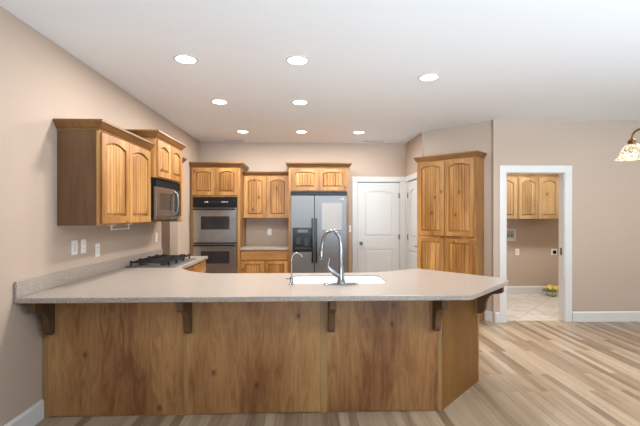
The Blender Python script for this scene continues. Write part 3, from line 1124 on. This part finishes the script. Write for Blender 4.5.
# ------------------------------------------------------------------ double oven
ov = thing('double_oven', 'stainless double wall oven with black control panel in the tall corner cabinet', 'oven', (-1.882 + 0.046, YB - 0.63, 0.365))
OW, OH = 0.703, 1.374
MB().box(0.002, OW - 0.002, 0.002, 0.56, 0.002, OH - 0.002).build('body', M['black_mat'], ov)
cp = MB().box(0, OW, -0.026, 0.001, OH - 0.168, OH - 0.004).build('control_panel', M['black'], ov, bevel=0.003)
MB().box(0.27, 0.43, -0.0275, -0.026, OH - 0.095, OH - 0.060).build('display', M['glass_dark'], cp)
for i, x in enumerate((0.185, 0.21, 0.225, 0.45, 0.475, 0.50, 0.525, 0.545)):
    MB().box(x, x + 0.014, -0.0275, -0.026, OH - 0.086 + 0.006 * (i % 2), OH - 0.074 + 0.004 * (i % 3)).build('button_mark', M['plate'], cp)


def oven_door(z0, z1, wz0, wz1):
    d = MB()
    a, b = 0.005, OW - 0.005
    wx0, wx1 = 0.128, OW - 0.120
    y0, y1 = -0.032, -0.001
    d.box(a, wx0, y0, y1, z0, z1).box(wx1, b, y0, y1, z0, z1).box(wx0, wx1, y0, y1, z0, wz0).box(wx0, wx1, y0, y1, wz1, z1)
    o = d.build('oven_door', M['steel_warm'], ov)
    MB().box(wx0, wx1, y0 + 0.002, y1, wz0, wz1).build('window', M['glass_dark'], o)
    h = MB().tube([(0.02, y0 - 0.042, z1 - 0.022), (OW - 0.02, y0 - 0.042, z1 - 0.022)], 0.013, 10)
    for x in (0.05, OW - 0.05):
        h.box(x - 0.012, x + 0.012, y0 - 0.04, y0, z1 - 0.032, z1 - 0.012)
    h.build('handle', M['black'], o, smooth=True)
    return o


oven_door(0.645, 1.203, 0.852, 1.065)
oven_door(0.06, 0.622, 0.305, 0.502)
MB().box(0, OW, -0.02, 0.0, 0.005, 0.054).build('bottom_vent', M['black'], ov)

# ------------------------------------------------------------------ refrigerator
fr = thing('refrigerator', 'stainless side-by-side refrigerator with black ice dispenser and black handles', 'refrigerator', (-0.262, YB, 0))
FW = 0.905
MB().box(0.004, FW - 0.004, -0.672, -0.03, 0.02, 1.765).build('body', M['black_mat'], fr)
MB().box(0.0, FW, -0.735, -0.40, 1.766, 1.822).build('hinge_cover', M['black'], fr, bevel=0.004)
MB().box(0.0, FW, -0.69, -0.60, 0.02, 0.10).build('toe_grille', M['black_mat'], fr)
sx = 0.378
yF = -0.745
# left door around the dispenser recess
dx0, dx1, dz0, dz1 = 0.030, 0.352, 0.862, 1.245
d = MB()
d.box(0.006, dx0, yF, -0.676, 0.11, 1.762).box(dx1, sx - 0.004, yF, -0.676, 0.11, 1.762)
d.box(dx0, dx1, yF, -0.676, 0.11, dz0).box(dx0, dx1, yF, -0.676, dz1, 1.762)
ld = d.build('freezer_door', M['steel'], fr)
f = MB()
f.box(dx0, dx0 + 0.022, yF - 0.006, yF + 0.06, dz0, dz1).box(dx1 - 0.022, dx1, yF - 0.006, yF + 0.06, dz0, dz1)
f.box(dx0 + 0.022, dx1 - 0.022, yF - 0.006, yF + 0.06, dz0, dz0 + 0.05).box(dx0 + 0.022, dx1 - 0.022, yF - 0.006, yF + 0.06, dz1 - 0.10, dz1)
f.box(dx0 + 0.022, dx1 - 0.022, yF + 0.05, yF + 0.06, dz0 + 0.05, dz1 - 0.10)
f.build('ice_dispenser', M['black'], ld, bevel=0.003)
f = MB().box(dx0 + 0.055, dx0 + 0.12, yF + 0.03, yF + 0.05, dz0 + 0.12, dz0 + 0.22).box(dx0 + 0.19, dx0 + 0.255, yF + 0.03, yF + 0.05, dz0 + 0.09, dz0 + 0.22)
f.box(dx0 + 0.04, dx1 - 0.04, yF + 0.0, yF + 0.05, dz0 + 0.052, dz0 + 0.064)
f.build('dispenser_paddle', M['slot'], ld, bevel=0.003)
f = MB().loops([[(0.191 + x, y, 1.195 + z) for x, z in rrect(-0.085, 0.085, -0.024, 0.024, 0.022)] for y in (yF - 0.0065, yF - 0.009)])
f.build('dispenser_display', M['vent_dark'], ld)
rd = MB().box(sx + 0.004, FW - 0.006, yF, -0.676, 0.11, 1.762).build('refrigerator_door', M['steel'], fr, bevel=0.004)
MB().box(FW - 0.12, FW - 0.055, yF - 0.002, yF, 1.70, 1.716).build('badge', M['nickel'], rd)
for x, par in ((sx - 0.030, ld), (sx + 0.030, rd)):
    h = MB().box(x - 0.013, x + 0.013, yF - 0.058, yF - 0.038, 0.69, 1.40)
    h.box(x - 0.012, x + 0.012, yF - 0.04, yF - 0.0005, 0.69, 0.73).box(x - 0.012, x + 0.012, yF - 0.04, yF - 0.0005, 1.36, 1.40)
    h.build('door_handle', M['black'], par, bevel=0.003)
tag(MB().box(-0.262 + 0.497, -0.262 + 0.820, YB + yF - 0.0025, YB + yF - 0.0005, 1.215, 1.645).build('paper_sheet', M['paper']),
    'blank white sheet fixed to the right refrigerator door', 'paper')

# ------------------------------------------------------------------ wall plates, holder
def plate(name, label, cat, loc, rz, kind, gangs=1, group=None, w1=0.072, h=0.118):
    """cover plate facing local -y"""
    t = thing(name, label, cat, loc, rz, group)
    wd = w1 + (gangs - 1) * 0.046
    MB().box(-wd / 2, wd / 2, -0.006, -0.0008, -h / 2, h / 2).build('cover_plate', M['plate'], t, bevel=0.002)
    for g in range(gangs):
        cx = (g - (gangs - 1) / 2) * 0.046
        if kind == 'switch':
            MB().box(cx - 0.016, cx + 0.016, -0.009, -0.0055, -0.033, 0.033).build('rocker', M['white'], t, bevel=0.002)
        elif kind == 'outlet':
            for s in (-1, 1):
                o = MB().box(cx - 0.016, cx + 0.016, -0.008, -0.0055, s * 0.022 - 0.014, s * 0.022 + 0.014).build('receptacle', M['plate'], t, bevel=0.002)
                q = MB()
                for k in (-1, 1):
                    q.box(cx + k * 0.006 - 0.0012, cx + k * 0.006 + 0.0012, -0.0084, -0.0078, s * 0.022 - 0.003, s * 0.022 + 0.007)
                q.build('slot', M['slot'], o)
    return t


plate('light_switch', 'white switch plate on the left wall, nearest the camera', 'switch', (XL, 3.190, 1.187), R90, 'switch', 1, w1=0.082)
plate('wall_outlet', 'white outlet plate just right of the nearest switch on the left wall', 'outlet', (XL, 3.315, 1.187), R90, 'outlet')
plate('wall_outlet', 'white plate low above the backsplash, under the paper towel holder', 'outlet', (XL, 3.535, 1.135), R90, 'outlet')
plate('wall_outlet', 'white outlet plate on the left wall beyond the cooktop', 'outlet', (XL, 4.89, 1.17), R90, 'outlet')
plate('wall_outlet', 'white outlet plate on the back wall above the short countertop', 'outlet', (-0.672, YB, 1.15), 0, 'outlet')
plate('light_switch', 'white switch plate between the refrigerator cabinet and white door', 'switch', (0.755, YB, 1.205), 0, 'switch')
plate('light_switch', 'white switch plate on the laundry room wall below the framed box', 'switch', (3.885, YLB, 0.77), 0, 'switch', w1=0.075)

t = thing('dryer_outlet', 'white plate with round black dryer receptacle on laundry wall', 'outlet', (4.575, YLB, 0.765))
MB().box(-0.05, 0.06, -0.006, -0.0008, -0.06, 0.06).build('cover_plate', M['plate'], t, bevel=0.002)
MB().lathe([(0.034, 0), (0.034, 0.012), (0.028, 0.015)], seg=20).transform(Matrix.Translation((0.006, -0.006, 0)) @ Matrix.Rotation(PI / 2, 4, 'X')).build('receptacle', M['black'], t)

t = thing('washer_box', 'white framed washing machine supply box in the laundry wall', 'utility box', (3.735, YLB, 1.085))
f = MB()
f.box(-0.115, 0.115, -0.012, -0.001, 0.085, 0.112).box(-0.115, 0.115, -0.012, -0.001, -0.112, -0.085)
f.box(-0.115, -0.085, -0.012, -0.001, -0.085, 0.085).box(0.085, 0.115, -0.012, -0.001, -0.085, 0.085)
f.build('frame', M['white'], t, bevel=0.002)
MB().box(-0.085, 0.085, -0.004, -0.001, -0.085, 0.085).build('back_panel', plain('box_grey_green', (0.38, 0.42, 0.36), 0.5), t)
for x in (-0.03, 0.04):
    MB().lathe([(0.014, 0), (0.014, 0.02), (0.008, 0.022), (0.008, 0.05)], (x, -0.018, -0.03), 12).build('valve', M['nickel'], t, smooth=True)
MB().box(-0.05, 0.065, -0.016, -0.004, -0.085, -0.055).build('drain_fitting', M['white'], t)

t = thing('paper_towel_holder', 'slim white paper towel rod hanging under the left wall cabinet', 'paper towel holder', (-1.70, 3.40, 1.370))
MB().tube([(0, 0.0, -0.045), (0, 0.32, -0.045)], 0.004, 10).build('rod', M['plate'], t, smooth=True)
for y in (0.0, 0.32):
    MB().box(-0.006, 0.006, y - 0.003, y + 0.003, -0.052, -0.008).box(-0.03, 0.03, y - 0.012, y + 0.012, -0.008, -0.0008).build('bracket', M['plate'], t, bevel=0.002)

# ------------------------------------------------------------------ ceiling lights and vents
cans = [(-1.003, 3.215, 'recessed ceiling light at the front of the left row of three'),
        (-0.080, 3.205, 'recessed ceiling light at the front of the middle row of three'),
        (1.139, 3.558, 'recessed ceiling light on the right, apart from the others, above the peninsula end'),
        (-0.995, 4.405, 'recessed ceiling light in the middle of the left row of three'),
        (-0.082, 4.396, 'recessed ceiling light in the middle of the middle row'),
        (-0.992, 5.97, 'recessed ceiling light at the back of the left row, before the oven tower'),
        (-0.087, 5.95, 'recessed ceiling light at the back of the middle row, before the refrigerator'),
        (0.809, 5.97, 'recessed ceiling light at the back right, before the white doors')]
for x, y, lab in cans:
    t = thing('recessed_light', lab, 'ceiling light', (x, y, CH), 0, 'recessed lights in the kitchen ceiling')
    MB().lathe([(0.098, -0.0005), (0.098, -0.005), (0.080, -0.008), (0.080, -0.0005)], seg=32, close=True).build('trim_ring', M['white'], t, smooth=True)
    MB().lathe([(0.001, -0.004), (0.079, -0.004), (0.079, -0.001), (0.001, -0.001)], seg=28).build('lens', M['lens'], t)
    d = bpy.data.lights.new('can_lamp', 'AREA')
    d.shape, d.size = 'DISK', 0.15
    d.energy, d.color, d.spread = CAN_POWER, CAN_COLOR, PI
    o = bpy.data.objects.new('can_lamp', d)
    o.location = (0, 0, -0.012)
    o.parent = t
    COL.objects.link(o)

for x, y, lab in ((1.16, 6.67, 'ceiling air vent near the white doors'), (-1.27, 6.67, 'ceiling air vent above the oven tower')):
    t = thing('ceiling_vent', lab, 'vent', (x, y, CH))
    f = MB()
    f.box(-0.17, 0.17, -0.075, -0.055, -0.008, -0.0006).box(-0.17, 0.17, 0.055, 0.075, -0.008, -0.0006)
    f.box(-0.17, -0.15, -0.055, 0.055, -0.008, -0.0006).box(0.15, 0.17, -0.055, 0.055, -0.008, -0.0006)
    f.build('frame', M['vent'], t)
    MB().box(-0.15, 0.15, -0.055, 0.055, -0.002, -0.0006).build('backing', M['vent_dark'], t)
    s_ = MB()
    for k in range(6):
        yy = -0.045 + k * 0.018
        s_.add([(-0.15, yy - 0.005, -0.0025), (0.15, yy - 0.005, -0.0025), (0.15, yy + 0.005, -0.008), (-0.15, yy + 0.005, -0.008),
                (-0.15, yy - 0.004, -0.0022), (0.15, yy - 0.004, -0.0022), (0.15, yy + 0.006, -0.0075), (-0.15, yy + 0.006, -0.0075)],
               [(0, 1, 2, 3), (4, 7, 6, 5), (0, 4, 5, 1), (1, 5, 6, 2), (2, 6, 7, 3), (3, 7, 4, 0)])
    s_.build('louvres', M['vent'], t)

# laundry room lamp, out of sight above the doorway
t = thing('laundry_lamp', 'round flush ceiling lamp in the laundry room', 'ceiling light', (3.7, 5.75, CH))
MB().lathe([(0.16, -0.0006), (0.16, -0.02), (0.13, -0.06), (0.06, -0.085), (0.001, -0.09)], seg=28).build('diffuser', plain('opal_glass', (1, 1, 1), 0.5, emit=(1, 0.95, 0.88), strength=3), t, smooth=True)
d = bpy.data.lights.new('laundry_glow', 'AREA')
d.shape, d.size, d.energy, d.color = 'DISK', 0.3, 36, (1.0, 0.97, 0.93)
o = bpy.data.objects.new('laundry_glow', d)
o.location, o.parent = (0, 0, -0.10), t
COL.objects.link(o)

t = thing('hall_fill_lamp', 'unseen round ceiling lamp added as fill in the side hall', 'ceiling light', (-2.55, 5.0, CH))  # unseen lamp, added to brighten the walled-in side hall
MB().lathe([(0.14, -0.0006), (0.14, -0.02), (0.11, -0.05), (0.05, -0.07), (0.001, -0.075)], seg=28).build('diffuser', plain('hall_fill_glass', (1, 1, 1), 0.5, emit=(1, 0.95, 0.88), strength=3), t, smooth=True)
d = bpy.data.lights.new('hall_fill', 'AREA')
d.shape, d.size, d.energy, d.color = 'DISK', 0.25, 14, (1.0, 0.95, 0.89)
o = bpy.data.objects.new('hall_fill', d)
o.location, o.parent = (0, 0, -0.085), t
COL.objects.link(o)

# ------------------------------------------------------------------ chandelier
cc = (2.362, 2.303)
t = thing('chandelier', 'bronze dining chandelier with lit mosaic glass bell shades at the right edge', 'chandelier', (cc[0], cc[1], CH))
MB().lathe([(0.065, -0.0006), (0.065, -0.012), (0.03, -0.03), (0.012, -0.04)], seg=20).build('canopy', M['bronze'], t, smooth=True)
MB().tube([(0, 0, -0.03), (0, 0, -0.62)], 0.008, 10).build('stem', M['bronze'], t, smooth=True)
MB().lathe([(0.010, -0.60), (0.030, -0.63), (0.022, -0.67), (0.045, -0.72), (0.040, -0.78), (0.015, -0.83), (0.018, -0.85), (0.002, -0.87)], seg=20).build('hub', M['bronze'], t, smooth=True)
for a in (126, 54, -18, -90, 198):
    ca, sa = math.cos(math.radians(a)), math.sin(math.radians(a))
    pts = bez((0.03, -0.78), (0.10, -0.88), (0.12, -0.77), (0.17, -0.735), 10)[:-1] + bez((0.17, -0.735), (0.215, -0.705), (0.28, -0.705), (0.28, -0.782), 10)
    arm = MB().tube([(ca * r, sa * r, z) for r, z in pts], 0.0075, 10).build('arm', M['bronze'], t, smooth=True)
    MB().lathe([(0.010, -0.776), (0.024, -0.788), (0.024, -0.804), (0.018, -0.814)], (ca * 0.28, sa * 0.28, 0), 16).build('shade_cap', M['bronze'], arm, smooth=True)
    prof = [(0.022, -0.814), (0.037, -0.817), (0.052, -0.834), (0.061, -0.858), (0.070, -0.885), (0.086, -0.907), (0.094, -0.912),
            (0.090, -0.914), (0.082, -0.907), (0.066, -0.885), (0.057, -0.858), (0.048, -0.836), (0.035, -0.821), (0.022, -0.818)]
    wv = [0, 0, 0.01, 0.02, 0.03, 0.045, 0.05, 0.05, 0.045, 0.03, 0.02, 0.01, 0, 0]
    MB().lathe(prof, (ca * 0.28, sa * 0.28, 0), 48, close=True, wave=wv).build('lamp_shade', M['shade'], arm, smooth=True)
    d = bpy.data.lights.new('bulb_glow', 'POINT')
    d.energy, d.color, d.shadow_soft_size = 0.6, (1.0, 0.80, 0.55), 0.025
    o = bpy.data.objects.new('bulb_glow', d)
    o.location, o.parent = (ca * 0.28, sa * 0.28, -0.84), t
    COL.objects.link(o)

# ------------------------------------------------------------------ flowers on the laundry floor
pf = thing('potted_flowers', 'bowl of yellow flowers with green leaves on the laundry floor', 'flowers', (4.385, 6.755, 0))
MB().lathe([(0.055, 0.0008), (0.085, 0.03), (0.105, 0.075), (0.108, 0.085), (0.100, 0.085), (0.082, 0.035), (0.04, 0.012), (0.001, 0.012)], seg=24).build('bowl', plain('pale_green_glaze', (0.50, 0.56, 0.42), 0.25), pf, smooth=True)
leaf = MB()
green = plain('leaf_green', (0.10, 0.22, 0.03), 0.5)
yellow = plain('petal_yellow', (0.80, 0.62, 0.04), 0.5)
for i in range(34):
    a = i * 2.399
    r = 0.035 + 0.09 * ((i * 7) % 10) / 10
    z = 0.07 + 0.05 * ((i * 3) % 7) / 7
    m = Matrix.Translation((r * math.cos(a), r * math.sin(a), z)) @ Matrix.Rotation(a, 4, 'Z') @ Matrix.Rotation(-0.7 + 0.9 * r / 0.12, 4, 'Y')
    st = len(leaf.v)
    leaf.add([(0, 0, 0), (0.03, 0.014, 0.006), (0.07, 0, 0.010), (0.03, -0.014, 0.006), (0.03, 0, -0.002)], [(0, 4, 1), (1, 4, 2), (2, 4, 3), (3, 4, 0), (0, 1, 2, 3)])
    leaf.transform(m, st)
leaf.build('foliage', green, pf)
for i in range(9):
    a = i * 2.399 + 0.5
    r = 0.02 + 0.012 * i
    cx, cy, cz = r * math.cos(a), r * math.sin(a), 0.165 - 0.25 * r + 0.02 * (i % 2)
    fl = MB()
    for k in range(8):
        b_ = 2 * PI * k / 8
        st = len(fl.v)
        fl.add([(0.004, 0, 0), (0.020, 0.010, 0.004), (0.036, 0, 0.002), (0.020, -0.010, 0.004), (0.02, 0, -0.002)], [(0, 1, 2, 3), (0, 4, 1), (1, 4, 2), (2, 4, 3), (3, 4, 0)])
        fl.transform(Matrix.Translation((cx, cy, cz)) @ Matrix.Rotation(0.5 * math.cos(a), 4, 'Y') @ Matrix.Rotation(-0.5 * math.sin(a) + 0.5, 4, 'X') @ Matrix.Rotation(b_, 4, 'Z'), st)
    fl.sphere((cx, cy, cz + 0.004), 0.010, 8, 6)
    fl.tube([(cx, cy, cz), (cx * 0.5, cy * 0.5, 0.05)], 0.002, 6)
    fl.build('flower', yellow, pf)
